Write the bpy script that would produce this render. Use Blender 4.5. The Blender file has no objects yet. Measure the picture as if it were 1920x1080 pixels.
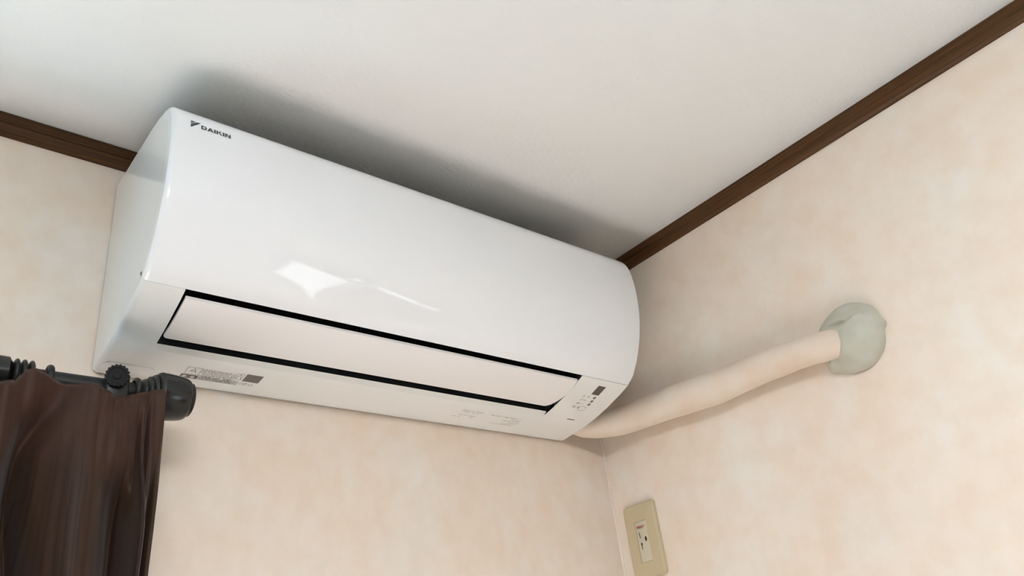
import bpy, bmesh, math, random
import numpy as np
from mathutils import Vector, Matrix

random.seed(7)
PI = math.pi
C = bpy.context.scene.collection
H = 2.4                                   # ceiling height; the corner of the two visible walls is x=0, y=0

# ------------------------------------------------------------------ camera
cam_d = bpy.data.cameras.new('camera')
cam = bpy.data.objects.new('camera', cam_d)
C.objects.link(cam)
bpy.context.scene.camera = cam
cam_d.sensor_width = 36.0
cam_d.lens = 36.0 * 1527.25 / 1920.0
cam_d.clip_start = 0.02
yaw, pit, rol = 0.745051, 0.494719, -0.134420
fw = Vector((math.sin(yaw)*math.cos(pit), math.cos(yaw)*math.cos(pit), math.sin(pit)))
rt = Vector((math.cos(yaw), -math.sin(yaw), 0))
up = rt.cross(fw)
r2 = rt*math.cos(rol) + up*math.sin(rol)
u2 = -rt*math.sin(rol) + up*math.cos(rol)
cam.matrix_world = Matrix(((r2.x, u2.x, -fw.x, -1.116454), (r2.y, u2.y, -fw.y, -1.019979),
                           (r2.z, u2.z, -fw.z, H-0.791936), (0, 0, 0, 1)))

# ------------------------------------------------------------------ world, light strengths, exposure
W = bpy.data.worlds.new('world')
bpy.context.scene.world = W
W.use_nodes = True
W.node_tree.nodes['Background'].inputs[0].default_value = (0.75, 0.85, 1.0, 1)
W.node_tree.nodes['Background'].inputs[1].default_value = 0.5
VS = bpy.context.scene.view_settings
VS.view_transform = 'Standard'
VS.look = 'None'
VS.gamma = 1.0
VS.use_curve_mapping = False
VS.exposure = 0.09
SUN = 128.0              # sun coming in steeply through the window behind the curtain, onto the floor
SKY = 7.4              # skylight through the same window
FILL = 20.5              # unseen ceiling lamp, added to fill walls and panel
SIDE = 4.2              # daylight in the small window of the right wall (mirrored in the panel)
sun_d = bpy.data.lights.new('sun', 'SUN')
sun_d.energy = SUN
sun_d.color = (1.0, 0.98, 1.05)
sun_d.angle = math.radians(0.6)
sun = bpy.data.objects.new('sun', sun_d)
C.objects.link(sun)
sun.rotation_euler = Vector((0.50, -0.42, -1.0)).to_track_quat('-Z', 'Y').to_euler()
BWX0, BWX1, BWZ0, BWZ1 = -2.60, -1.16, 0.10, 1.92      # opening of the window in the back wall
sky_d = bpy.data.lights.new('skylight', 'AREA')
sky_d.shape = 'RECTANGLE'
sky_d.size = BWX1-BWX0
sky_d.size_y = BWZ1-BWZ0
sky_d.energy = SKY*math.pi*sky_d.size*sky_d.size_y
sky_d.color = (0.50, 0.88, 1.06)
sky = bpy.data.objects.new('skylight', sky_d)
C.objects.link(sky)
sky.location = ((BWX0+BWX1)/2, 0.115, (BWZ0+BWZ1)/2)
sky.rotation_euler = (math.radians(-90), 0, 0)

# ------------------------------------------------------------------ materials
def mat(name, base, rough=0.5, coat=0.0, spec=0.5, metal=0.0):
    m = bpy.data.materials.new(name)
    m.use_nodes = True
    b = m.node_tree.nodes['Principled BSDF']
    b.inputs['Base Color'].default_value = (*base, 1)
    b.inputs['Roughness'].default_value = rough
    b.inputs['Coat Weight'].default_value = coat
    b.inputs['Coat Roughness'].default_value = 0.03
    b.inputs['Specular IOR Level'].default_value = spec
    b.inputs['Metallic'].default_value = metal
    return m

def noise(m, scale, detail=4, stretch=(1, 1, 1), rough=0.5):
    nt = m.node_tree
    tc = nt.nodes.new('ShaderNodeTexCoord')
    mp = nt.nodes.new('ShaderNodeMapping')
    mp.inputs['Scale'].default_value = stretch
    n = nt.nodes.new('ShaderNodeTexNoise')
    n.inputs['Scale'].default_value = scale
    n.inputs['Detail'].default_value = detail
    n.inputs['Roughness'].default_value = rough
    nt.links.new(tc.outputs['Object'], mp.inputs['Vector'])
    nt.links.new(mp.outputs['Vector'], n.inputs['Vector'])
    return n.outputs['Fac']

def ramp(m, fac, stops):
    r = m.node_tree.nodes.new('ShaderNodeValToRGB')
    while len(r.color_ramp.elements) < len(stops):
        r.color_ramp.elements.new(0.5)
    for e, (p, c) in zip(r.color_ramp.elements, stops):
        e.position = p
        e.color = (*c, 1)
    m.node_tree.links.new(fac, r.inputs['Fac'])
    return r.outputs['Color']

def mix(m, a, b, fac, mode='MIX'):
    n = m.node_tree.nodes.new('ShaderNodeMix')
    n.data_type = 'RGBA'
    n.blend_type = mode
    for k, v in ((0, fac), (6, a), (7, b)):
        if hasattr(v, 'links'):
            m.node_tree.links.new(v, n.inputs[k])
        else:
            n.inputs[k].default_value = v
    return n.outputs[2]

def set_base(m, col):
    m.node_tree.links.new(col, m.node_tree.nodes['Principled BSDF'].inputs['Base Color'])

def bump(m, fac, strength, dist=0.001):
    b = m.node_tree.nodes.new('ShaderNodeBump')
    b.inputs['Strength'].default_value = strength
    b.inputs['Distance'].default_value = dist
    m.node_tree.links.new(fac, b.inputs['Height'])
    m.node_tree.links.new(b.outputs['Normal'], m.node_tree.nodes['Principled BSDF'].inputs['Normal'])

def emis(name, col, strength):
    m = bpy.data.materials.new(name)
    m.use_nodes = True
    nt = m.node_tree
    nt.nodes.clear()
    e = nt.nodes.new('ShaderNodeEmission')
    o = nt.nodes.new('ShaderNodeOutputMaterial')
    e.inputs[0].default_value = (*col, 1)
    e.inputs[1].default_value = strength
    nt.links.new(e.outputs[0], o.inputs[0])
    return m

M = {}
m = M['wallpaper'] = mat('wallpaper', (.8, .72, .63), 0.8, spec=0.2)
c1 = ramp(m, noise(m, 8.0, 5, rough=0.6), [(0.34, (.82, .70, .585)), (0.50, (.83, .732, .63)), (0.68, (.83, .778, .705))])
c2 = ramp(m, noise(m, 26.0, 4, (1.3, 1, 1)), [(0.35, (.96, .932, .90)), (0.6, (1, 1, 1))])
set_base(m, mix(m, c1, c2, 0.8, 'MULTIPLY'))
bump(m, noise(m, 500, 2, (1, 1, 0.5)), 0.12, 0.0006)
m = M['bead'] = mat('caulk', (.84, .74, .66), 0.5)
m = M['ceiling'] = mat('ceiling_paper', (.84, .85, .84), 0.85, spec=0.2)
bump(m, noise(m, 260, 3, (0.35, 1, 1)), 0.6, 0.0012)
m = M['wood'] = mat('dark_wood', (.1, .05, .03), 0.42, spec=0.4)
set_base(m, ramp(m, noise(m, 60, 5, (1, 1, 14)), [(0.3, (.050, .022, .010)), (0.5, (.092, .043, .019)), (0.75, (.135, .068, .031))]))
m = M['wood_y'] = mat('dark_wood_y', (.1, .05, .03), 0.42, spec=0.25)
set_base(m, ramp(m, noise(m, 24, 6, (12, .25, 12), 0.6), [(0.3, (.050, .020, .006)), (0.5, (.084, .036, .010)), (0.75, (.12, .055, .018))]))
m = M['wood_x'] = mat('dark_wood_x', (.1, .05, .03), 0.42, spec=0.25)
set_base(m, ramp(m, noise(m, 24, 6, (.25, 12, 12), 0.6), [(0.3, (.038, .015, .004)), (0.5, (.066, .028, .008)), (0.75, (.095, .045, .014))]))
m = M['floor'] = mat('floor_wood', (.42, .27, .16), 0.4)
set_base(m, ramp(m, noise(m, 12, 5, (1, 14, 1)), [(0.3, (.30, .265, .225)), (0.7, (.38, .34, .30))]))
m = M['unseen_dark'] = mat('unseen_dark_wood', (.2, .14, .1), 0.6)  # invented dark wood for unseen walls and boards, keeps bounced light low
set_base(m, ramp(m, noise(m, 10, 5, (8, 8, .6)), [(0.3, (.12, .085, .06)), (0.7, (.18, .135, .10))]))
M['gloss'] = mat('glossy_white_plastic', (.87, .895, .92), 0.025)
M['casing'] = mat('white_plastic', (.83, .85, .85), 0.06)
M['flap'] = mat('satin_white_plastic', (.85, .84, .84), 0.42)
M['void'] = mat('dark_grey_plastic', (.022, .025, .029), 0.6, spec=0.15)
M['vane'] = mat('grey_plastic', (.022, .027, .031), 0.5, spec=0.25)
M['print'] = mat('grey_print', (.06, .072, .08), 0.6)
M['print_mid'] = mat('grey_print_mid', (.20, .19, .18), 0.7)
M['print_light'] = mat('grey_print_light', (.36, .33, .30), 0.7)
M['print_block'] = mat('grey_print_block', (.16, .145, .14), 0.6)
M['display'] = mat('dark_window', (.09, .072, .06), 0.25)
M['white_ink'] = mat('white_ink', (.6, .6, .57), 0.6)
M['red'] = mat('red_print', (.42, .07, .06), 0.6)
M['pole'] = mat('black_plastic', (.011, .011, .010), 0.38, spec=0.35)
M['cap'] = mat('glossy_black_plastic', (.009, .0095, .009), 0.2, spec=0.45)
M['knob'] = mat('knob_black_plastic', (.010, .011, .013), 0.25)
M['ivory'] = mat('ivory_plastic', (.56, .475, .31), 0.38)
M['ivory_light'] = mat('pale_ivory_plastic', (.60, .56, .43), 0.35)
M['hole'] = mat('slot_black', (.01, .009, .007), 0.8)
m = M['tape'] = mat('cream_tape', (.74, .63, .52), 0.5)
set_base(m, ramp(m, noise(m, 18, 4), [(0.3, (.74, .61, .49)), (0.7, (.78, .69, .59))]))
m = M['putty'] = mat('grey_green_putty', (.5, .5, .42), 0.6, spec=0.3)
set_base(m, ramp(m, noise(m, 22, 4), [(0.3, (.47, .455, .365)), (0.7, (.53, .535, .455))]))
bump(m, noise(m, 60, 4), 0.25, 0.002)
m = M['fabric'] = mat('brown_fabric', (.08, .04, .03), 0.6, spec=0.25)
nt = m.node_tree
at = nt.nodes.new('ShaderNodeUVMap')
mp = nt.nodes.new('ShaderNodeMapping'); mp.inputs['Scale'].default_value = (1, 0.012, 1)
n1 = nt.nodes.new('ShaderNodeTexNoise'); n1.inputs['Scale'].default_value = 170; n1.inputs['Detail'].default_value = 3
n2 = nt.nodes.new('ShaderNodeTexNoise'); n2.inputs['Scale'].default_value = 34; n2.inputs['Detail'].default_value = 2
nt.links.new(at.outputs[0], mp.inputs[0])
nt.links.new(mp.outputs[0], n1.inputs['Vector']); nt.links.new(mp.outputs[0], n2.inputs['Vector'])
f1 = ramp(m, n1.outputs['Fac'], [(0.38, (.018, .0072, .0027)), (0.47, (.033, .0145, .0062)), (0.64, (.041, .0192, .0085))])
f2 = ramp(m, n2.outputs['Fac'], [(0.38, (.78, .70, .68)), (0.55, (1, 1, 1))])
f3 = mix(m, f1, f2, 1.0, 'MULTIPLY')
sx_ = nt.nodes.new('ShaderNodeSeparateXYZ'); nt.links.new(at.outputs[0], sx_.inputs[0])
band = ramp(m, sx_.outputs[1], [(0.07, (1, 1, 1)), (0.11, (0, 0, 0))])       # redder band along the top
set_base(m, mix(m, f3, (.043, .0125, .0052, 1), mix(m, (0, 0, 0, 1), band, 0.5)))
b = nt.nodes['Principled BSDF']
b.inputs['Sheen Weight'].default_value = 0.08
bump(m, n1.outputs['Fac'], 0.15, 0.0004)

# ------------------------------------------------------------------ helpers
class MB:
    """collects vertices and faces in world coordinates"""
    def __init__(s): s.v = []; s.f = []; s.uv = None
    def add(s, vs, fs):
        o = len(s.v); s.v += [tuple(v) for v in vs]; s.f += [tuple(i+o for i in f) for f in fs]
        return s
    def box(s, x0, x1, y0, y1, z0, z1, bev=0.0):
        if bev <= 0:
            vs = [(x, y, z) for x in (x0, x1) for y in (y0, y1) for z in (z0, z1)]
            s.add(vs, [(0, 1, 3, 2), (4, 6, 7, 5), (0, 4, 5, 1), (2, 3, 7, 6), (0, 2, 6, 4), (1, 5, 7, 3)])
        else:
            bm = bmesh.new(); bmesh.ops.create_cube(bm, size=1)
            for v in bm.verts:
                v.co = Vector(((x0+x1)/2+v.co.x*(x1-x0), (y0+y1)/2+v.co.y*(y1-y0), (z0+z1)/2+v.co.z*(z1-z0)))
            bmesh.ops.bevel(bm, geom=bm.edges[:], offset=bev, segments=3, affect='EDGES', profile=0.5)
            bm.verts.index_update()
            s.add([v.co for v in bm.verts], [[v.index for v in f.verts] for f in bm.faces]); bm.free()
        return s
    def revolve(s, prof, origin, axis, n=40, rmod=None, caps=True):
        """prof = [(distance along the axis, radius)]"""
        a = Vector(axis).normalized()
        t = Vector((0, 0, 1)) if abs(a.z) < .9 else Vector((1, 0, 0))
        e1 = a.cross(t).normalized(); e2 = a.cross(e1)
        o = Vector(origin); vs = []; fs = []
        for d, r in prof:
            for k in range(n):
                an = 2*PI*k/n; rr = r*(rmod(an, d) if rmod else 1)
                vs.append(o + a*d + (e1*math.cos(an)+e2*math.sin(an))*rr)
        for i in range(len(prof)-1):
            for k in range(n):
                k2 = (k+1) % n
                fs.append((i*n+k, i*n+k2, (i+1)*n+k2, (i+1)*n+k))
        if caps:
            fs.append(tuple(range(n))[::-1]); fs.append(tuple((len(prof)-1)*n+k for k in range(n)))
        return s.add(vs, fs)
    def build(s, name, m, parent=None, sharp=35, label=None):
        org = Vector((0, 0, 0)); p = parent
        while p is not None:
            org += p.location; p = p.parent
        me = bpy.data.meshes.new(name)
        me.from_pydata([Vector(v)-org for v in s.v], [], s.f)
        bm = bmesh.new(); bm.from_mesh(me)
        bmesh.ops.recalc_face_normals(bm, faces=bm.faces[:])
        bm.to_mesh(me); bm.free()
        if s.uv:
            uvl = me.uv_layers.new(name='UVMap')
            for l in me.loops: uvl.data[l.index].uv = s.uv[l.vertex_index]
        me.materials.append(M[m] if isinstance(m, str) else m)
        if sharp:
            me.shade_smooth(); me.set_sharp_from_angle(angle=math.radians(sharp))
        o = bpy.data.objects.new(name, me); C.objects.link(o)
        if parent: o.parent = parent
        if label: o['label'] = label
        return o

def thing(name, loc, label, cat, group=None):
    o = bpy.data.objects.new(name, None); C.objects.link(o)
    o.location = loc; o.empty_display_size = 0.05
    o['label'] = label; o['category'] = cat
    if group: o['group'] = group
    return o

def struct(o): o['kind'] = 'structure'; return o

# ------------------------------------------------------------------ the room
RX, RY, T = -3.6, -3.4, 0.12
struct(MB().box(RX-T, T, RY-T, T, -T, 0).build('floor', 'floor', sharp=0))
struct(MB().box(RX-T, T, RY-T, T, H, H+T).build('ceiling', 'ceiling', sharp=0))
struct(MB().box(RX-T, BWX0, 0, T, 0, H).box(BWX1, T, 0, T, 0, H).box(BWX0, BWX1, 0, T, 0, BWZ0).box(BWX0, BWX1, 0, T, BWZ1, H).build('wall_back', 'wallpaper', sharp=0))
struct(MB().box(0, T, RY, 0, 0, H).build('wall_right', 'wallpaper', sharp=0))
struct(MB().box(RX-T, RX, RY, 0, 0, H).build('wall_left', 'unseen_dark', sharp=0))
struct(MB().box(RX-T, T, RY-T, RY, 0, H).build('wall_front', 'unseen_dark', sharp=0))

# crown trim: a stepped dark wooden moulding, profile (distance from wall, height below ceiling)
TP = [(0, 0), (.0075, 0), (.0085, .002), (.0085, .0155), (.0068, .0165), (.0068, .0180), (.0080, .0190), (.0070, .0300), (.0045, .0338), (0, .0345)]
def trim(name, m, fn, a, b):
    mb = MB(); n = len(TP)
    vs = [fn(a, d, h) for d, h in TP] + [fn(b, d, h) for d, h in TP]
    mb.add(vs, [(i, i+1, n+i+1, n+i) for i in range(n-1)] + [tuple(range(n)), tuple(range(n, 2*n))])
    return struct(mb.build(name, m, sharp=25))
trim('trim_1', 'wood_x', lambda t, d, h: (t, -d, H-h), RX, 0.0)
trim('trim_2', 'wood_y', lambda t, d, h: (-d, t, H-h), -.0086, RY)
trim('trim_3', 'wood_y', lambda t, d, h: (RX+d, t, H-h), 0.0, RY)
trim('trim_4', 'wood_x', lambda t, d, h: (t, RY+d, H-h), RX, 0.0)

trim('trim_5', 'bead', lambda t, d, h: (-.35*h*.2, -d*.35, t), 0.0, H-.036)
# windows (all outside the frame): frame + lit pane
def window(name, axis, wall, a0, a1, z0, z1, strength, col, bars=1):
    """axis 'x': lies in a wall y=wall facing -y or +y; axis 'y': lies in a wall x=wall"""
    s = {'x': (-1 if wall == 0 else 1), 'y': (-1 if wall == 0 else 1)}[axis]
    def bx(mb, p0, p1, zz0, zz1, d0, d1):
        q0, q1 = sorted((wall+s*d0, wall+s*d1))
        return mb.box(p0, p1, q0, q1, zz0, zz1) if axis == 'x' else mb.box(q0, q1, p0, p1, zz0, zz1)
    pane = bx(MB(), a0, a1, z0, z1, .002, .006).build(name, emis(name+'_daylight', col, strength), sharp=0)
    struct(pane)
    fr = MB(); w = .035
    bx(fr, a0-w, a0, z0-w, z1+w, .001, .03); bx(fr, a1, a1+w, z0-w, z1+w, .001, .03)
    bx(fr, a0, a1, z0-w, z0, .001, .03); bx(fr, a0, a1, z1, z1+w, .001, .03)
    for k in range(bars):
        c = a0+(a1-a0)*(k+1)/(bars+1)
        bx(fr, c-.015, c+.015, z0, z1, .007, .025)
    fr.build('window_frame', 'wood', pane, sharp=0)
    return pane
w1 = window('window_1', 'y', 0, -2.10, -0.90, 1.18, 1.815, SIDE, (0.90, 0.96, 1.0), 0)
sh = MB()                                                  # unseen boards added to shape the pane's reflection: open leaf, slits on top
sh.box(-.020, -.008, -1.47, -.93, 1.18, 1.748); sh.box(-.020, -.008, -2.10, -1.97, 1.18, 1.815); sh.box(-.020, -.008, -1.97, -1.47, 1.70, 1.815)
sh.box(-.021, -.008, -1.40, -1.30, 1.745, 1.815); sh.box(-.021, -.008, -1.03, -1.01, 1.745, 1.815)
sh.build('pane_mask', 'unseen_dark', w1, sharp=0)
fr = MB()                                                  # frame of the glazed door in the back wall
for x0, x1, z0, z1 in ((BWX0, BWX0+.04, BWZ0, BWZ1), (BWX1-.04, BWX1, BWZ0, BWZ1), (BWX0+.04, BWX1-.04, BWZ0, BWZ0+.05), (BWX0+.04, BWX1-.04, BWZ1-.05, BWZ1), (-1.90, -1.86, BWZ0+.05, BWZ1-.05)):
    fr.box(x0, x1, .04, .09, z0, z1)
struct(fr.build('window_2', 'void', sharp=0))
fill_lamp = MB().revolve([(0, .15), (.005, .38), (.05, .40), (.075, .36), (.085, .16)], (-1.25, -1.75, H-.002), (0, 0, -1), 40).build('fill_lamp_body', emis('fill_glow', (1.0, 0.98, 1.0), FILL), sharp=60)  # added fill light behind the camera, shaped as a round ceiling lamp
fill_lamp.name = 'fill_ceiling_lamp'
fill_lamp['label'] = 'unseen round fill lamp added on the ceiling behind the camera'
fill_lamp['category'] = 'lamp'

# ------------------------------------------------------------------ air conditioner
XL, XR = -0.8947, -0.0997
ac = thing('air_conditioner', (-.4972, 0, H-.344), 'white wall-mounted air conditioner with its louver slightly open, just under the ceiling', 'air conditioner')
TOPB = [(0, -.059), (-.10, -.0592), (-.165, -.0620), (-.198, -.0690)]
FRONT = [(-.198, -.0690), (-.215, -.0780), (-.2265, -.0925), (-.2325, -.110), (-.2358, -.148), (-.2325, -.193), (-.2235, -.230), (-.2092, -.264), (-.1925, -.2908)]
LIP = [(-.1925, -.2908), (-.1868, -.2958), (-.1855, -.2967), (-.1768, -.3026)]
LOW = [(-.1770, -.3040), (-.155, -.3128), (-.105, -.3288), (-.062, -.3378), (0, -.344)]

def dense(pts, step=.006):
    p = [Vector(a) for a in pts]; out = []
    for i in range(len(p)-1):
        a, b = p[i], p[i+1]
        t0 = (p[i+1]-p[i-1])/2 if i > 0 else b-a
        t1 = (p[i+2]-p[i])/2 if i+2 < len(p) else b-a
        n = max(1, int((b-a).length/step))
        if i > 0:
            t0 = t0*((b-a).length/max(t0.length, 1e-6))
        if i+2 < len(p):
            t1 = t1*((b-a).length/max(t1.length, 1e-6))
        for k in range(n):
            t = k/n; h = (2*t**3-3*t**2+1, t**3-2*t**2+t, -2*t**3+3*t**2, t**3-t**2)
            out.append(a*h[0]+t0*h[1]+b*h[2]+t1*h[3])
    out.append(p[-1])
    return out

def normals(ps):
    ns = []
    for i in range(len(ps)):
        a = ps[max(i-1, 0)]; b = ps[min(i+1, len(ps)-1)]
        e = (b-a).normalized(); n = Vector((e.y, -e.x))       # (y,z) normal
        ns.append(n)
    return ns
front = dense(FRONT) + [Vector(p) for p in LIP[1:]]
low = dense(LOW)
topb = dense(TOPB)
def outward(ps):
    ns = normals(ps); c = Vector((-.08, -.19))
    return [n if n.dot(p-c) > 0 else -n for n, p in zip(ns, ps)]

def flat_ends(o):
    """keep the flat side faces flat: sharp edges where they meet the rounded rim"""
    me = o.data
    for e in me.edges:
        a, b_ = (me.vertices[i].co.x+o.parent.location.x for i in e.vertices)
        if (abs(a-XL) < .0006 and abs(b_-XL) < .0006) or (abs(a-XR) < .0006 and abs(b_-XR) < .0006):
            e.use_edge_sharp = True
def ends(r, n=9):
    """(distance from the end, inset) samples of a rounded rim"""
    return [(r-r*math.cos(PI/2*k/n), r-r*math.sin(PI/2*k/n)) for k in range(n+1)]
def xsections(r, mids):
    e = ends(r)
    return [(XL+d, i) for d, i in e] + [(x, 0) for x in mids] + [(XR-d, i) for d, i in reversed(e)]

# front panel: glossy curved cover with rounded rim, wrapping back 16 mm
mb = MB(); R0 = .0060
ns = outward(front); xs = xsections(R0, [-.75, -.6, -.45, -.3, -.2])
secs = [(XL, .016)] + xs + [(XR, .016)]
N = len(front)
for x, ins in secs:
    for p, n in zip(front, ns):
        q = p - n*ins
        mb.v.append((x, q.x, H+q.y))
mb.f += [(i*N+k, i*N+k+1, (i+1)*N+k+1, (i+1)*N+k) for i in range(len(secs)-1) for k in range(N-1)]
b0 = len(mb.v)                                              # lower lip folded inwards
for x, ins in secs:
    p = front[-1]; mb.v.append((x, p.x+.002, H+p.y+.012))
mb.f += [(i*N+N-1, (i+1)*N+N-1, b0+i+1, b0+i) for i in range(len(secs)-1)]
panel = mb.build('front_panel', 'gloss', ac, 28)
flat_ends(panel)

# casing: top, sides, recessed backing behind the panel, lower body around the outlet
SL, SR = -.8462, -.2108
YS = -.0815                                                # lower edge of the outlet
Y2 = -.0735                                                # chamfer towards the lower body
def low_z(y):
    for a, b in zip(LOW[:-1], LOW[1:]):
        if a[0] <= y <= b[0]: return a[1]+(b[1]-a[1])*(y-a[0])/(b[0]-a[0])
lowp = [p for p in low if p.x < Y2-.002] + [Vector((Y2, low_z(Y2)))] + [p for p in low if p.x > Y2+.002]
cut = [i for i, p in enumerate(lowp) if abs(p.x-Y2) < 1e-6][0]
back = [p - n*.003 for p, n in zip(front, ns)]
full = topb + back[1:] + lowp
fn_ = outward(topb) + ns[1:] + outward(lowp)
i_low = len(topb) + len(back) - 1
mb = MB(); N = len(full)
xs = xsections(.0070, [SL, -.6, -.4, SR])
for x, ins in xs:
    for p, n in zip(full, fn_):
        q = p - n*min(ins, .0070); mb.v.append((x if abs(x-XL) > 1e-6 and abs(x-XR) > 1e-6 else x+(.0004 if x < -.5 else -.0004), min(q.x, -.0014), H+q.y))
nS = len(xs)
iSL = [i for i, (x, _) in enumerate(xs) if x == SL][0]; iSR = [i for i, (x, _) in enumerate(xs) if x == SR][0]
for i in range(nS-1):
    for k in range(N-1):
        if iSL <= i < iSR and i_low-1 <= k < i_low+cut: continue
        mb.f.append((i*N+k, i*N+k+1, (i+1)*N+k+1, (i+1)*N+k))
mb.f.append(tuple(range(N))); mb.f.append(tuple((nS-1)*N+k for k in range(N)))
z2 = low_z(Y2)
mb.add([(SL, Y2, H+z2), (SR, Y2, H+z2), (SR, YS, H+low_z(YS)+.0035), (SL, YS, H+low_z(YS)+.0035)], [(0, 1, 2, 3)])
for X in (SL, SR):                                         # cheeks of the outlet
    s = [lowp[k] for k in range(cut+1)]
    mb.add([(X, p.x, H+p.y) for p in s] + [(X, p.x, H+p.y+.0012) for p in s],
           [(k, k+1, len(s)+k+1, len(s)+k) for k in range(len(s)-1)])
casing = mb.build('casing', 'casing', ac, 30)
flat_ends(casing)

# air outlet: dark duct behind the louver with inner vanes
mb = MB()
A = [(-.1795, -.2990), (-.176, -.292), (-.150, -.268), (-.105, -.262), (-.076, -.290), (-.0815, low_z(YS)+.0036)]
n = len(A)
mb.add([(SL, y, H+z) for y, z in A] + [(SR, y, H+z) for y, z in A], [(k, k+1, n+k+1, n+k) for k in range(n-1)])
mb.add([(SL+.0001, y, H+z) for y, z in A], [tuple(range(n))])
mb.add([(SR-.0001, y, H+z) for y, z in A], [tuple(range(n))])
outlet_duct = mb.build('air_duct', 'void', ac, 0)
mb = MB()
mb.add([(SL+.004, -.098, H-.3130), (SR-.004, -.098, H-.3130), (SR-.004, -.0835, H-.3180), (SL+.004, -.0835, H-.3180),
        (SL+.004, -.098, H-.3115), (SR-.004, -.098, H-.3115), (SR-.004, -.0835, H-.3165), (SL+.004, -.0835, H-.3165)],
       [(0, 1, 2, 3), (4, 5, 6, 7), (0, 1, 5, 4), (2, 3, 7, 6), (0, 3, 7, 4), (1, 2, 6, 5)])
mb.build('inner_vane', 'vane', outlet_duct, 0)
for k in range(14):
    x = SL+.03+k*(SR-SL-.06)/13
    MB().box(x-.0008, x+.0008, -.140, -.105, H-.296, H-.268).build('fin', 'vane', outlet_duct, 0)

# louver flap: slightly bowed slat with rounded lower corners
mb = MB()
FL, FR = -.8440, -.2128
ya, za, yb, zb = -.1655, -.3082, -.1010, -.3310
NX, NV = 60, 8
def flap_pt(u, v, off=0.0):
    xl = -.8418-.0022*v
    w = max(0, (v-.38)/.62)
    xr_ = -.2116-.0150*w**1.5
    x = xl+(xr_-xl)*u
    y = ya+(yb-ya)*v; z = za+(zb-za)*v - .0022*math.sin(PI*v)
    return (x, y, H+z+off)
def ssq(v): return v
us = [0, .004, .008, .014, .02, .03] + [.05+.9*k/30 for k in range(31)] + [.965, .975, .983, .989, .994, .997, 1]
def vmax(u):
    d = (FR-FL)*(1-u); e = (FR-FL)*u
    m_ = 1.0
    if d < .006: m_ -= .10*(1-d/.006)**1.6
    if e < .003: m_ -= .04*(1-e/.003)
    return m_
top = [flap_pt(u, vmax(u)*k/NV) for u in us for k in range(NV+1)]
bot = [flap_pt(u, vmax(u)*k/NV, .0035) for u in us for k in range(NV+1)]
n1_ = len(top); w_ = NV+1
mb.v = top+bot
for i in range(len(us)-1):
    for k in range(NV):
        a = i*w_+k
        mb.f.append((a, a+1, a+w_+1, a+w_)); mb.f.append((n1_+a, n1_+a+w_, n1_+a+w_+1, n1_+a+1))
    mb.f.append((i*w_, (i+1)*w_, n1_+(i+1)*w_, n1_+i*w_))
    mb.f.append((i*w_+NV, n1_+i*w_+NV, n1_+(i+1)*w_+NV, (i+1)*w_+NV))
for i in (0, len(us)-1):
    for k in range(NV):
        a = i*w_+k; mb.f.append((a, n1_+a, n1_+a+1, a+1))
mb.build('louver_flap', 'flap', ac, 40)

MB().box(XL+.012, XR-.012, -.0020, 0, H-.332, H-.070).build('mounting_plate', 'vane', ac, 0)
# air intake on top, facing the ceiling
mb = MB()
mb.box(-.870, -.125, -.185, -.018, H-.0605, H-.0585)
mb.build('intake', 'void', ac, 0)
mb = MB()
for k in range(6): mb.box(-.870, -.125, -.184+k*.0325, -.181+k*.0325, H-.0585, H-.0570)
for k in range(24): mb.box(-.870+k*.03226, -.8675+k*.03226, -.184, -.0185, H-.0585, H-.0575)
g_ = mb.build('intake_grille', 'casing', ac, 0); g_['kind'] = 'stuff'

# corner cover at the lower left of the casing
mb = MB()
cx = [(-.8895, -.004), (-.8890, -.026), (-.8850, -.0335), (-.8330, -.0335), (-.8285, -.029), (-.8285, -.003)]
def loz(y): return low_z(min(0, y))
n = len(cx)
ctr = (sum(p[0] for p in cx)/n, sum(p[1] for p in cx)/n)
def shr(p, k): return (ctr[0]+(p[0]-ctr[0])*k, ctr[1]+(p[1]-ctr[1])*k)
r0 = [(x, y, H+loz(y)+.001) for x, y in cx]
r1 = [(x, y, H+loz(y)-.0010) for x, y in cx]
r2_ = [(x, y, H+loz(y)-.0016) for x, y in [shr(p, .97) for p in cx]]
mb.add(r0+r1+r2_, [(i, (i+1) % n, n+(i+1) % n, n+i) for i in range(n)] + [(n+i, n+(i+1) % n, 2*n+(i+1) % n, 2*n+i) for i in range(n)] + [tuple(range(2*n, 3*n))])
mb.build('corner_cover', 'casing', ac, 60)

# --- flat print that follows the casing. s = distance (m) along the profile from the wall at the top
prof = topb + front[1:]
def cum(ps):
    o = [0]
    for a, b in zip(ps[:-1], ps[1:]): o.append(o[-1]+(b-a).length)
    return o
cumF = cum(prof)
def on_front(x, s, off=.0003):
    for i in range(len(prof)-1):
        if cumF[i] <= s <= cumF[i+1]:
            t = (s-cumF[i])/(cumF[i+1]-cumF[i]); p = prof[i].lerp(prof[i+1], t)
            e = (prof[i+1]-prof[i]).normalized(); n = Vector((e.y, -e.x))
            if n.x > 0: n = -n
            q = p+n*off
            return (XL+x, q.x, H+q.y)
def on_low(x, y, off=.0004):
    return (XL+x, y, H+low_z(y)-off)
def poly(mb, fn, pts, off=.0003):
    mb.add([fn(a, b, off) for a, b in pts], [tuple(range(len(pts)))])
def rect(mb, fn, a0, a1, b0, b1, off=.0003): poly(mb, fn, [(a0, b0), (a1, b0), (a1, b1), (a0, b1)], off)

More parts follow.
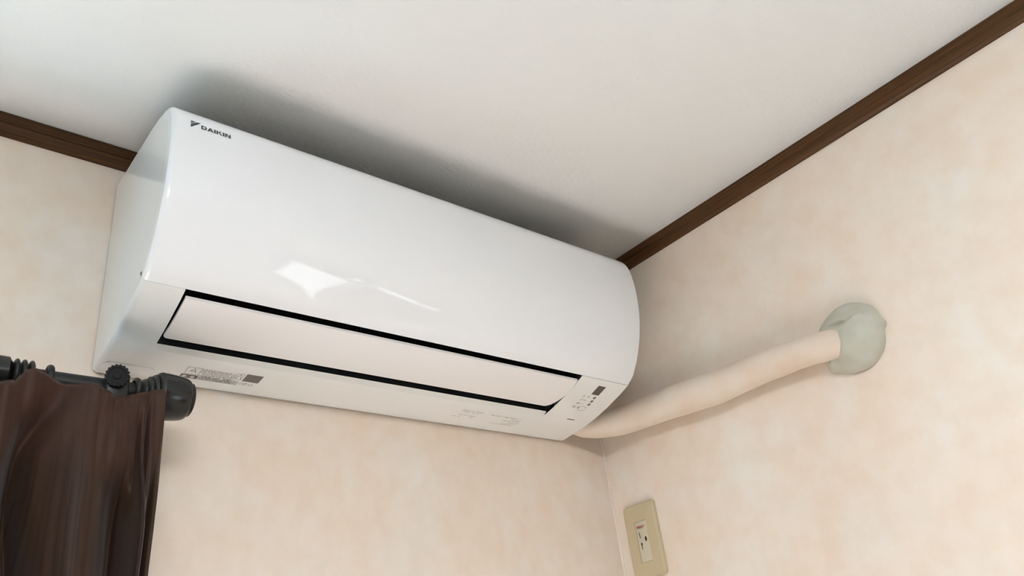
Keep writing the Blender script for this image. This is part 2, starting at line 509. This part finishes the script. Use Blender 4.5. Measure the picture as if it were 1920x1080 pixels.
# maker's mark, upper left of the panel: split triangle then DAIKIN
mb = MB()
ts, th, tx, tw = .2492, .0118, .0208, .0122
poly(mb, on_front, [(tx, ts), (tx+tw*.52, ts+th*.0), (tx, ts+th*.42)])
poly(mb, on_front, [(tx+tw*.62, ts), (tx+tw, ts), (tx, ts+th), (tx, ts+th*.52)])
L0, lw, lh, st = .0332, .0054, .0066, .0023
s0 = .2520
def LP(cx, pts, w=lw): poly(mb, on_front, [(cx+a*w, s0+(1-b)*lh) for a, b in pts])
def ring_D(cx, w=.0068):
    out = [(0, 1), (.55, 1), (.82, .93), (1, .7), (1, .3), (.82, .07), (.55, 0), (0, 0)]
    inn = [(.30, .74), (.52, .74), (.64, .70), (.70, .6), (.70, .4), (.64, .30), (.52, .26), (.30, .26)]
    for i in range(8):
        j = (i+1) % 8
        LP(cx, [out[i], out[j], inn[j], inn[i]], w)
x = L0; ring_D(x); x += .0073
LP(x, [(0, 0), (.40, 1), (.64, 1), (.30, 0)], .0078); LP(x, [(.40, 1), (.64, 1), (1.04, 0), (.74, 0)], .0078); LP(x, [(.28, .2), (.28, .42), (.78, .42), (.78, .2)], .0078); x += .0083
LP(x, [(0, 0), (0, 1), (1, 1), (1, 0)], st); x += .0030
LP(x, [(0, 0), (0, 1), (.3, 1), (.3, 0)], .0068); LP(x, [(.3, .42), (.3, .66), (.66, 1), (1.03, 1)], .0068); LP(x, [(.42, .54), (.62, .72), (1.10, 0), (.76, 0)], .0068); x += .0078
LP(x, [(0, 0), (0, 1), (1, 1), (1, 0)], st); x += .0030
LP(x, [(0, 0), (0, 1), (.28, 1), (.28, 0)], .0072); LP(x, [(.02, 1), (.34, 1), (1, 0), (.68, 0)], .0072); LP(x, [(.74, 0), (.74, 1), (1, 1), (1, 0)], .0072)
mb.build('brand_mark', 'print', panel, 0)

# display window and indicator lamps
mb = MB(); rect(mb, on_low, .7312, .7482, -.1655, -.1452, .0005); mb.build('display_window', 'display', casing, 0)
def dot(x, y, r, m, name):
    mb = MB(); poly(mb, on_low, [(x+r*math.cos(2*PI*k/16), y+r*math.sin(2*PI*k/16)) for k in range(16)], .0006)
    mb.build(name, m, casing, 0)
for x, y in ((.7449, -.1385), (.7461, -.1298), (.7467, -.1218)): dot(x, y, .0031, 'print_block', 'indicator_lamp')
# small printed captions beside the lamps
def scribble(mb, x0, x1, y, h, dens=.7, seed=0, unit=.0016):
    rnd = random.Random(seed); x = x0
    while x < x1:
        w = unit*rnd.uniform(.5, 1.3)
        if rnd.random() < dens:
            x2 = min(x+w, x1); k = rnd.randint(0, 3)
            if k == 0: rect(mb, on_low, x, x2, y, y+h*.28, .0005); rect(mb, on_low, x, x2, y+h*.6, y+h*.85, .0005)
            elif k == 1: rect(mb, on_low, x, x+(x2-x)*.35, y, y+h, .0005); rect(mb, on_low, x+(x2-x)*.4, x2, y+h*.4, y+h*.62, .00052)
            elif k == 2: rect(mb, on_low, x+(x2-x)*.3, x+(x2-x)*.65, y, y+h, .0005); rect(mb, on_low, x, x2, y+h*.12, y+h*.32, .00052)
            else: rect(mb, on_low, x, x2, y+h*.38, y+h*.66, .0005); rect(mb, on_low, x+(x2-x)*.6, x2, y, y+h, .00052)
        x += w*1.12
mb = MB()
scribble(mb, .7185, .7225, -.1405, .0046, 1, 1, .0022); scribble(mb, .7295, .7335, -.1405, .0046, 1, 2, .0022)
scribble(mb, .7185, .7262, -.1225, .0044, 1, 4, .0022)
scribble(mb, .7175, .7250, -.1135, .0048, 1, 5, .0024); scribble(mb, .7285, .7340, -.1130, .0044, 1, 6, .0022)
rect(mb, on_low, .7345, .7525, -.0850, -.0822, .0005); rect(mb, on_low, .7345, .7525, -.0782, -.0754, .0005)
mb.build('lamp_captions', 'print_mid', casing, 0)['kind'] = 'stuff'
mb = MB(); scribble(mb, .7195, .7330, -.1315, .0042, .7, 3, .0022); scribble(mb, .7275, .7330, -.1225, .0040, .7, 8, .0022)
K = 28                                                    # outline of the switch button
o_ = [(.7405+.0085*math.copysign(abs(math.cos(2*PI*k/K))**.7, math.cos(2*PI*k/K)), -.1100+.0055*math.copysign(abs(math.sin(2*PI*k/K))**.7, math.sin(2*PI*k/K))) for k in range(K)]
for k in range(K):
    a, b_ = o_[k], o_[(k+1) % K]
    ia = (.7405+(a[0]-.7405)*.9, -.1100+(a[1]+.1100)*.84); ib = (.7405+(b_[0]-.7405)*.9, -.1100+(b_[1]+.1100)*.84)
    poly(mb, on_low, [a, b_, ib, ia], .0005)
mb.build('switch_outline', 'print_light', casing, 0)

# warning label, lower left
mb = MB()
def frame(mb, x0, x1, y0, y1, t=.0007, off=.0005):
    rect(mb, on_low, x0, x1, y0, y0+t, off); rect(mb, on_low, x0, x1, y1-t, y1, off)
    rect(mb, on_low, x0, x0+t, y0, y1, off); rect(mb, on_low, x1-t, x1, y0, y1, off)
frame(mb, .1010, .1190, -.0512, -.0335)
poly(mb, on_low, [(.1050, -.0390), (.1058, -.0390), (.1102, -.0470), (.1095, -.0478)], .0005)
poly(mb, on_low, [(.1095, -.0478), (.1102, -.0485), (.1150, -.0375), (.1140, -.0375)], .0005)
scribble(mb, .1070, .1130, -.0425, .0030, 1, 11)
for k, (x0, x1) in enumerate([(.1200, .1640)]*7):
    scribble(mb, x0, x1, -.0505+k*.0041, .0030, .93, 20+k, .0022)
frame(mb, .1650, .1740, -.0540, -.0375, .0006)
poly(mb, on_low, [(.1660, -.0390), (.1668, -.0390), (.1698, -.0520), (.1692, -.0525)], .0005)
poly(mb, on_low, [(.1692, -.0525), (.1700, -.0525), (.1735, -.0390), (.1727, -.0390)], .0005)
for k in range(3): scribble(mb, .1230, .1740, -.0330+k*.0038, .0030, .9, 40+k, .0026)
for k in range(2): scribble(mb, .1765, .1940, -.0320+k*.0036, .0028, .9, 50+k, .0020)
mb.build('warning_text', 'print_mid', casing, 0)['kind'] = 'stuff'
mb = MB()
poly(mb, on_low, [(.0990, -.0318), (.1195, -.0318), (.1205, -.0290), (.1205, -.0222), (.0985, -.0222), (.0985, -.0295)], .0005)
mb.build('pictogram_block', 'print_block', casing, 0)
mb = MB(); rect(mb, on_low, .1765, .1990, -.0552, -.0355, .0005)
mb.build('dark_block', 'print_block', casing, 0)
mb = MB()
for cx_ in (.1035, .1140):
    poly(mb, on_low, [(cx_+.0028*math.cos(2*PI*k/14), -.0268+.0030*math.sin(2*PI*k/14)) for k in range(14)], .0008)
mb.build('pictogram_ovals', 'white_ink', casing, 0)['kind'] = 'stuff'

# rating label, lower right
mb = MB()
scribble(mb, .5290, .5700, -.0555, .0032, .95, 60, .0020)
scribble(mb, .5300, .5640, -.0500, .0026, .6, 61, .0020)
scribble(mb, .5245, .5310, -.0330, .0036, 1, 62, .0024)
scribble(mb, .5330, .5680, -.0400, .0028, .6, 63, .0022)
scribble(mb, .5340, .5420, -.0340, .0028, .7, 64, .0022)
scribble(mb, .5580, .5640, -.0400, .0030, 1, 65, .0022)
scribble(mb, .5560, .5620, -.0355, .0030, 1, 66, .0022)
rect(mb, on_low, .5860, .6450, -.0535, -.0528, .0005)
rect(mb, on_low, .6020, .6540, -.0278, -.0270, .0005)
scribble(mb, .5880, .6520, -.0525, .0024, .55, 67, .0024)
scribble(mb, .6300, .6540, -.0470, .0030, .9, 68, .0022)
scribble(mb, .6200, .6550, -.0420, .0030, .8, 69, .0022)
scribble(mb, .6350, .6560, -.0365, .0030, .9, 70, .0022)
scribble(mb, .6250, .6450, -.0315, .0024, .8, 71, .0022)
mb.build('rating_text', 'print_light', casing, 0)['kind'] = 'stuff'

# ------------------------------------------------------------------ curtain pole
PY, PZ = -.10, H-.4052
pole = thing('curtain_pole', (-1.2, PY, PZ), 'black curtain pole with a ridged end cap below the air conditioner', 'curtain pole')
MB().revolve([(0, .0112), (.64, .0112)], (-1.50, PY, PZ), (1, 0, 0), 32).build('rod', 'pole', pole)
mb = MB()                                                  # ridged end cap
pr = [(-.866, .0118), (-.8635, .0130), (-.861, .0165), (-.8595, .0172), (-.8580, .0165), (-.8572, .0185), (-.8555, .0205), (-.8540, .0208), (-.8525, .0198), (-.8516, .0222),
      (-.8500, .0236), (-.8485, .0238), (-.8472, .0228), (-.8464, .0250), (-.8445, .0268), (-.8420, .0274)]
mb.revolve([(x+.9, r) for x, r in pr], (-.9, PY, PZ), (1, 0, 0), 48)
cap = mb.build('ridged_neck', 'pole', pole, 50)
mb = MB()
pr = [(-.8425, .0250), (-.8422, .0274), (-.8370, .0276), (-.8290, .0270), (-.8210, .0262), (-.8150, .0250), (-.8115, .0236), (-.8100, .0220), (-.8098, .0190)]
mb.revolve([(x+.9, r) for x, r in pr], (-.9, PY, PZ), (1, 0, 0), 56)
ec = mb.build('end_cap', 'cap', pole, 40)
MB().revolve([(0, .0196), (.0008, .0190), (.0010, .0198), (.0036, .0198), (.0046, .0188), (.0048, .0165), (.0040, .0150), (.0040, .001)], (-.8100, PY, PZ), (1, 0, 0), 48).build('cap_disc', 'cap', ec, 40)
for x0 in (-.9755, -.9825, -.9895):                        # ridges of the left collar
    MB().revolve([(-.0030, .0125), (-.0028, .0155), (-.0015, .0182), (0, .0190), (.0015, .0182), (.0028, .0155), (.0030, .0125)], (x0, PY, PZ), (1, 0, 0), 40).build('collar_ridge', 'pole', pole, 60)
MB().revolve([(0, .0125), (.002, .0195), (.04, .0205), (.075, .0195), (.08, .0125)], (-1.072, PY, PZ), (1, 0, 0), 48).build('collar', 'cap', pole, 40)
def ringm(x, R_, r_, name):
    mb = MB(); nu, nv = 36, 10
    for i in range(nu):
        a = 2*PI*i/nu
        for j in range(nv):
            b_ = 2*PI*j/nv
            rr = R_+r_*math.cos(b_); mb.v.append((x+r_*1.25*math.sin(b_), PY+rr*math.cos(a), PZ+rr*math.sin(a)))
    for i in range(nu):
        for j in range(nv):
            mb.f.append((i*nv+j, ((i+1) % nu)*nv+j, ((i+1) % nu)*nv+(j+1) % nv, i*nv+(j+1) % nv))
    return mb.build(name, 'pole', pole)
ringm(-.9575, .0150, .0026, 'ring'); ringm(-.8685, .0150, .0024, 'ring')
# wall bracket with a clamping knob
mb = MB()
mb.box(-.9035, -.8790, -.1185, -.0840, H-.4230, H-.3915, .003)
mb.box(-.8960, -.8865, -.0850, -.0060, H-.4200, H-.4040, .002)
mb.box(-.9010, -.8815, -.0060, 0, H-.4420, H-.3880, .002)
br = mb.build('bracket', 'pole', pole, 40)
kn = MB().revolve([(0, .0060), (.0025, .0062), (.003, .0116), (.0042, .0124), (.0096, .0124), (.0108, .0116), (.0108, .0092), (.0100, .0088), (.0100, .0042), (.0112, .0038), (.0112, .0005)],
                  (-.8925, -.1170, H-.3962), (-.30, -1, -.30), 108, rmod=lambda a, d: 1+(.045*math.copysign(abs(math.cos(a*18))**.5, math.cos(a*18)) if .0028 < d < .0109 else 0) if True else 1)
knob = kn.build('knob', 'knob', br, 22)

# ------------------------------------------------------------------ curtain
def G(u, c, w): return math.exp(-((u-c)/w)**2)
def ss(a, b, t):
    t = max(0, min(1, (t-a)/(b-a))); return t*t*(3-2*t)
TOPZ = [(-1.36, -.425), (-1.30, -.410), (-1.24, -.424), (-1.16, -.409), (-1.10, -.420), (-1.05, -.426), (-1.003, -.4290), (-.992, -.4260), (-.987, -.4170), (-.982, -.4085), (-.9745, -.4062), (-.9644, -.4075), (-.9562, -.4115), (-.9457, -.4143),
        (-.930, -.4165), (-.9194, -.4162), (-.9084, -.4188), (-.8999, -.4219), (-.8905, -.4232), (-.8782, -.4186), (-.8645, -.4133), (-.8534, -.4088), (-.846, -.4074), (-.835, -.4074)]
def topz(u):
    for a, b in zip(TOPZ[:-1], TOPZ[1:]):
        if a[0] <= u <= b[0]:
            t = (u-a[0])/(b[0]-a[0]); t = t*t*(3-2*t)*.5+t*.5
            return a[1]+(b[1]-a[1])*t
    return TOPZ[-1][1]
def D(u, t):
    """how far the cloth stands out towards the room (m)"""
    e = ss(.02, .13, t); p = ss(.0, .06, t)*(1-ss(.10, .16, t))      # p: zone of the stitched pleats
    low_ = ss(.06, .16, t)
    d = 0.0
    # pinch pleat near the right edge, opening into a fold further down
    d += low_*(.026*G(u, -.8640, .0080) - .028*G(u, -.8840, .0105)) - .020*low_*G(u, -.8500, .006)
    d += p*(.007*G(u, -.8635, .0036) + .006*G(u, -.8555, .0030) - .006*G(u, -.8595, .0028) - .006*G(u, -.8690, .0040))
    # pocket fold left of it, bulging just under the header
    d += .016*G(u, -.892, .016)*ss(.01, .05, t)*(1-ss(.075, .12, t))
    # broad round fold
    d += (.010+.026*e)*G(u, -.924, .022)
    # deep diagonal valley
    c = -.945-.036*ss(0, .10, t)+.018*ss(.12, .22, t)
    d -= (.010+.026*e)*G(u, c, .012)
    # fold at the left of the frame, its header turned towards the room
    d += (.016+.012*e)*G(u, -.9985+.002*e, .013) + .006*G(u, -.975, .008)*(1-e)
    # further folds outside the frame
    for k in range(5):
        cc = -1.065-.062*k
        d += (.008+.018*e)*G(u, cc, .018) - (.006+.012*e)*G(u, cc+.033, .010)
    # thin puckers running down from the heading
    d += .0010*math.sin(u*520+3*math.sin(t*14))*(1-ss(.05, .25, t))*G(u, -.90, .03)
    d += .0012*math.sin(u*170+1.3*math.sin(t*9+u*30))
    return d
mb = MB()
NU, NT = 620, 150
for j in range(NT+1):
    tt = (j/NT)**1.7*1.75
    for i in range(NU+1):
        u = -1.36+(.5185)*i/NU
        edge = ss(-.8455, -.8415, u)
        x = u+.0012*math.sin(tt*30+u*40)+.004*ss(.02, .12, tt)*G(u, -.89, .02)
        if i == NU: x += 0
        z = H+topz(u)-tt*(1.0)
        y = -.1290-D(u, tt)+.006*edge*ss(.02, .1, tt)
        # rolled top hem
        y += .004*(1-ss(0, .006, tt))
        mb.v.append((x, y, z))
mb.uv = []
for j in range(NT+1):
    tt = (j/NT)**1.7*1.75; acc = 0; prev = None
    for i in range(NU+1):
        v_ = mb.v[j*(NU+1)+i]; mb.uv.append((0.9*i/NU, tt))
mb.f = [(j*(NU+1)+i, j*(NU+1)+i+1, (j+1)*(NU+1)+i+1, (j+1)*(NU+1)+i) for j in range(NT) for i in range(NU)]
cur = mb.build('curtain', 'fabric', None, 0)
cur.data.shade_smooth()
sol = cur.modifiers.new('thickness', 'SOLIDIFY'); sol.thickness = .0016; sol.offset = 0
cur['label'] = 'dark brown striped curtain with pinch pleats hanging from the black pole'
cur['category'] = 'curtain'

# ------------------------------------------------------------------ pipe along the right wall and its putty seal
path = [(-.0990, -.034, -.3170, .0222), (-.078, -.038, -.3220, .0230), (-.054, -.060, -.3260, .0242), (-.036, -.100, -.3280, .0254), (-.0275, -.150, -.3285, .0262),
        (-.0265, -.200, -.3315, .0270), (-.0262, -.250, -.3355, .0275), (-.0258, -.300, -.3400, .0272), (-.0252, -.350, -.3403, .0252), (-.0250, -.400, -.3415, .0243),
        (-.0252, -.450, -.3455, .0228), (-.0252, -.490, -.3505, .0225), (-.0235, -.512, -.3545, .0222), (-.0185, -.526, -.3570, .0205)]
pts = [Vector(p[:3]) for p in path]; rad = [p[3] for p in path]
dp, dr = [], []
for i in range(len(pts)-1):
    p0 = pts[max(i-1, 0)]; p1 = pts[i]; p2 = pts[i+1]; p3 = pts[min(i+2, len(pts)-1)]
    for k in range(12):
        t = k/12
        dp.append(.5*((2*p1)+(p2-p0)*t+(2*p0-5*p1+4*p2-p3)*t*t+(-p0+3*p1-3*p2+p3)*t**3)); dr.append(rad[i]+(rad[i+1]-rad[i])*t)
dp.append(pts[-1]); dr.append(rad[-1])
mb = MB(); NS = 40; L_ = 0
for i, (p, r) in enumerate(zip(dp, dr)):
    tn = (dp[min(i+1, len(dp)-1)]-dp[max(i-1, 0)]).normalized()
    e1 = tn.cross(Vector((0, 0, 1))).normalized(); e2 = tn.cross(e1)
    if i: L_ += (p-dp[i-1]).length
    for k in range(NS):
        a = 2*PI*k/NS
        ph = (L_/.034+a/(2*PI)) % 1.0                      # overlap step of the wound tape
        rr = r*(1+.012*(ph-.5)+.010*math.sin(L_*95+2*math.cos(a))+.008*math.sin(L_*41+a*2))
        q = p+(e1*math.cos(a)+e2*math.sin(a))*rr
        q.x = min(q.x, -.0004)
        mb.v.append((q.x, q.y, H+q.z))
n = len(dp)
mb.f = [(i*NS+k, i*NS+(k+1) % NS, (i+1)*NS+(k+1) % NS, (i+1)*NS+k) for i in range(n-1) for k in range(NS)]
mb.f += [tuple(range(NS)), tuple((n-1)*NS+k for k in range(NS))]
pipe = mb.build('pipe', 'tape', None, 50)
pipe['label'] = 'cream tape-wrapped pipe running along the right wall from the air conditioner to the putty'
pipe['category'] = 'pipe'

out = [(-.4831, -.3175), (-.4943, -.3077), (-.5092, -.2992), (-.527, -.295), (-.5462, -.2974), (-.5657, -.3096), (-.5738, -.3226), (-.5775, -.3356), (-.5813, -.3467), (-.5751, -.3558),
       (-.5721, -.3679), (-.5647, -.3823), (-.5516, -.3933), (-.5354, -.3991), (-.5121, -.3977), (-.4998, -.3931), (-.4823, -.3861), (-.479, -.3762), (-.4746, -.3623), (-.4735, -.349), (-.476, -.333)]
cc = Vector((-.528, -.348))
NA, NR = 168, 40
def outline(k):
    f = k/NA*len(out); i = int(f) % len(out); t = f-int(f)
    p0, p1, p2, p3 = [Vector(out[(i+j) % len(out)]) for j in (-1, 0, 1, 2)]
    return .5*((2*p1)+(p2-p0)*t+(2*p0-5*p1+4*p2-p3)*t*t+(-p0+3*p1-3*p2+p3)*t**3)
from mathutils import noise as mn
mb = MB()
for j in range(NR+1):
    f = 1-j/NR
    for k in range(NA):
        o_ = outline(k); p = cc+(o_-cc)*f
        e = min(1, (1-f)/.16); h = .013*math.sqrt(max(0, 1-(1-e)**2)) if e < 1 else .013
        h += .010*ss(0, .45, 1-f)
        y, z = p
        h += e*(.006*mn.noise((y*26, z*26, 3.1))+.0025*mn.noise((y*70, z*70, 1.7)))
        # thumb-pressed creases
        h -= e*.0065*math.exp(-((z+.3330+.18*(y+.53)-.9*abs(y+.5360)*.35)/.0032)**2)*math.exp(-((y+.5290)/.020)**2)
        h += e*.0045*math.exp(-((z+.3260-.2*(y+.55))/.0060)**2)*math.exp(-((y+.5480)/.022)**2)
        # collar of putty round the pipe end
        h += .021*math.exp(-(((y+.528)/.022)**2+((z+.357)/.030)**2))
        mb.v.append((-max(h, 0)-(0 if j else -.0), y, H+z))
mb.f = [(j*NA+k, j*NA+(k+1) % NA, (j+1)*NA+(k+1) % NA, (j+1)*NA+k) for j in range(NR) for k in range(NA)]
bmv = len(mb.v)
putty = mb.build('putty', 'putty', None, 0)
putty.data.shade_smooth()
putty['label'] = 'grey-green lump of sealing putty pressed round the pipe end on the right wall'
putty['category'] = 'putty'

# ------------------------------------------------------------------ socket
oy0, oy1, oz0, oz1 = -.0985, -.0275, -.5925, -.4680
so = thing('wall_socket', (0, (oy0+oy1)/2, H+oz0), 'ivory single wall socket low on the right wall beside the corner', 'socket')
def rrect(y0, y1, z0, z1, r, n=7):
    p = []
    for cy, cz, a0 in ((y1-r, z1-r, 0), (y0+r, z1-r, PI/2), (y0+r, z0+r, PI), (y1-r, z0+r, 1.5*PI)):
        for k in range(n+1):
            a = a0+PI/2*k/n; p.append((cy+r*math.cos(a), cz+r*math.sin(a)))
    return p
def slab(mb, rings):
    """rings = [(outline, x)]"""
    n = len(rings[0][0])
    for o_, x in rings: mb.v += [(x, y, H+z) for y, z in o_]
    for i in range(len(rings)-1):
        mb.f += [(i*n+k, i*n+(k+1) % n, (i+1)*n+(k+1) % n, (i+1)*n+k) for k in range(n)]
    mb.f.append(tuple((len(rings)-1)*n+k for k in range(n)))
    return mb
def RR(ins, r): return rrect(oy0+ins, oy1-ins, oz0+ins, oz1-ins, r)
iy0, iy1, iz0, iz1 = -.0765, -.0505, -.5670, -.4985
# cover plate with an opening for the insert
mb = MB(); rings = [(RR(0, .006), 0), (RR(0, .006), -.0050), (RR(.0008, .006), -.0068), (RR(.0022, .0055), -.0078), (RR(.0042, .005), -.0080)]
n = len(rings[0][0])
inner = rrect(iy0, iy1, iz0, iz1, .0008)
rings += [(inner, -.0085), (inner, -.0060)]
for o_, x in rings: mb.v += [(x, y, H+z) for y, z in o_]
for i in range(len(rings)-1): mb.f += [(i*n+k, i*n+(k+1) % n, (i+1)*n+(k+1) % n, (i+1)*n+k) for k in range(n)]
plate = mb.build('cover_plate', 'ivory', so, 50)
ins_ = slab(MB(), [(rrect(iy0+.0003, iy1-.0003, iz0+.0003, iz1-.0003, .0008), -.004), (rrect(iy0+.0003, iy1-.0003, iz0+.0003, iz1-.0003, .0008), -.0078), (rrect(iy0+.0009, iy1-.0009, iz0+.0009, iz1-.0009, .0008), -.0084)]).build('socket_insert', 'ivory_light', so, 40)
sx = -.0086
def pr2(mb, y0, y1, z0, z1, x=sx): mb.add([(x, y0, H+z0), (x, y1, H+z0), (x, y1, H+z1), (x, y0, H+z1)], [(0, 1, 2, 3)])
mb = MB(); pr2(mb, -.0586, -.0572, -.5268, -.5170); mb.build('contact_slot', 'hole', ins_, 0)
mb = MB(); pr2(mb, -.0594, -.0580, -.5455, -.5350); pr2(mb, -.0604, -.0572, -.5385, -.5350); mb.build('contact_slot', 'hole', ins_, 0)
mb = MB(); mb.add([(sx, -.0702+.0022*math.cos(2*PI*k/20), H-.5300+.0042*math.sin(2*PI*k/20)) for k in range(20)], [tuple(range(20))]); mb.build('earth_hole', 'hole', ins_, 0)
mb = MB(); y = -.0542
for k in range(4):
    w = .0029; pr2(mb, y-w, y-w*.55, -.5108, -.5062); pr2(mb, y-w*.5, y, -.5080, -.5064); pr2(mb, y-w*.5, y-.0002, -.5102, -.5088); y -= w+.0006
pr2(mb, y-.0018, y, -.5084, -.5078)
mb.build('red_lettering', 'red', ins_, 0)['kind'] = 'stuff'
mb = MB(); pr2(mb, -.0710, -.0702, -.5100, -.5056); pr2(mb, -.0716, -.0696, -.5080, -.5072); mb.build('dark_lettering', 'print_mid', ins_, 0)
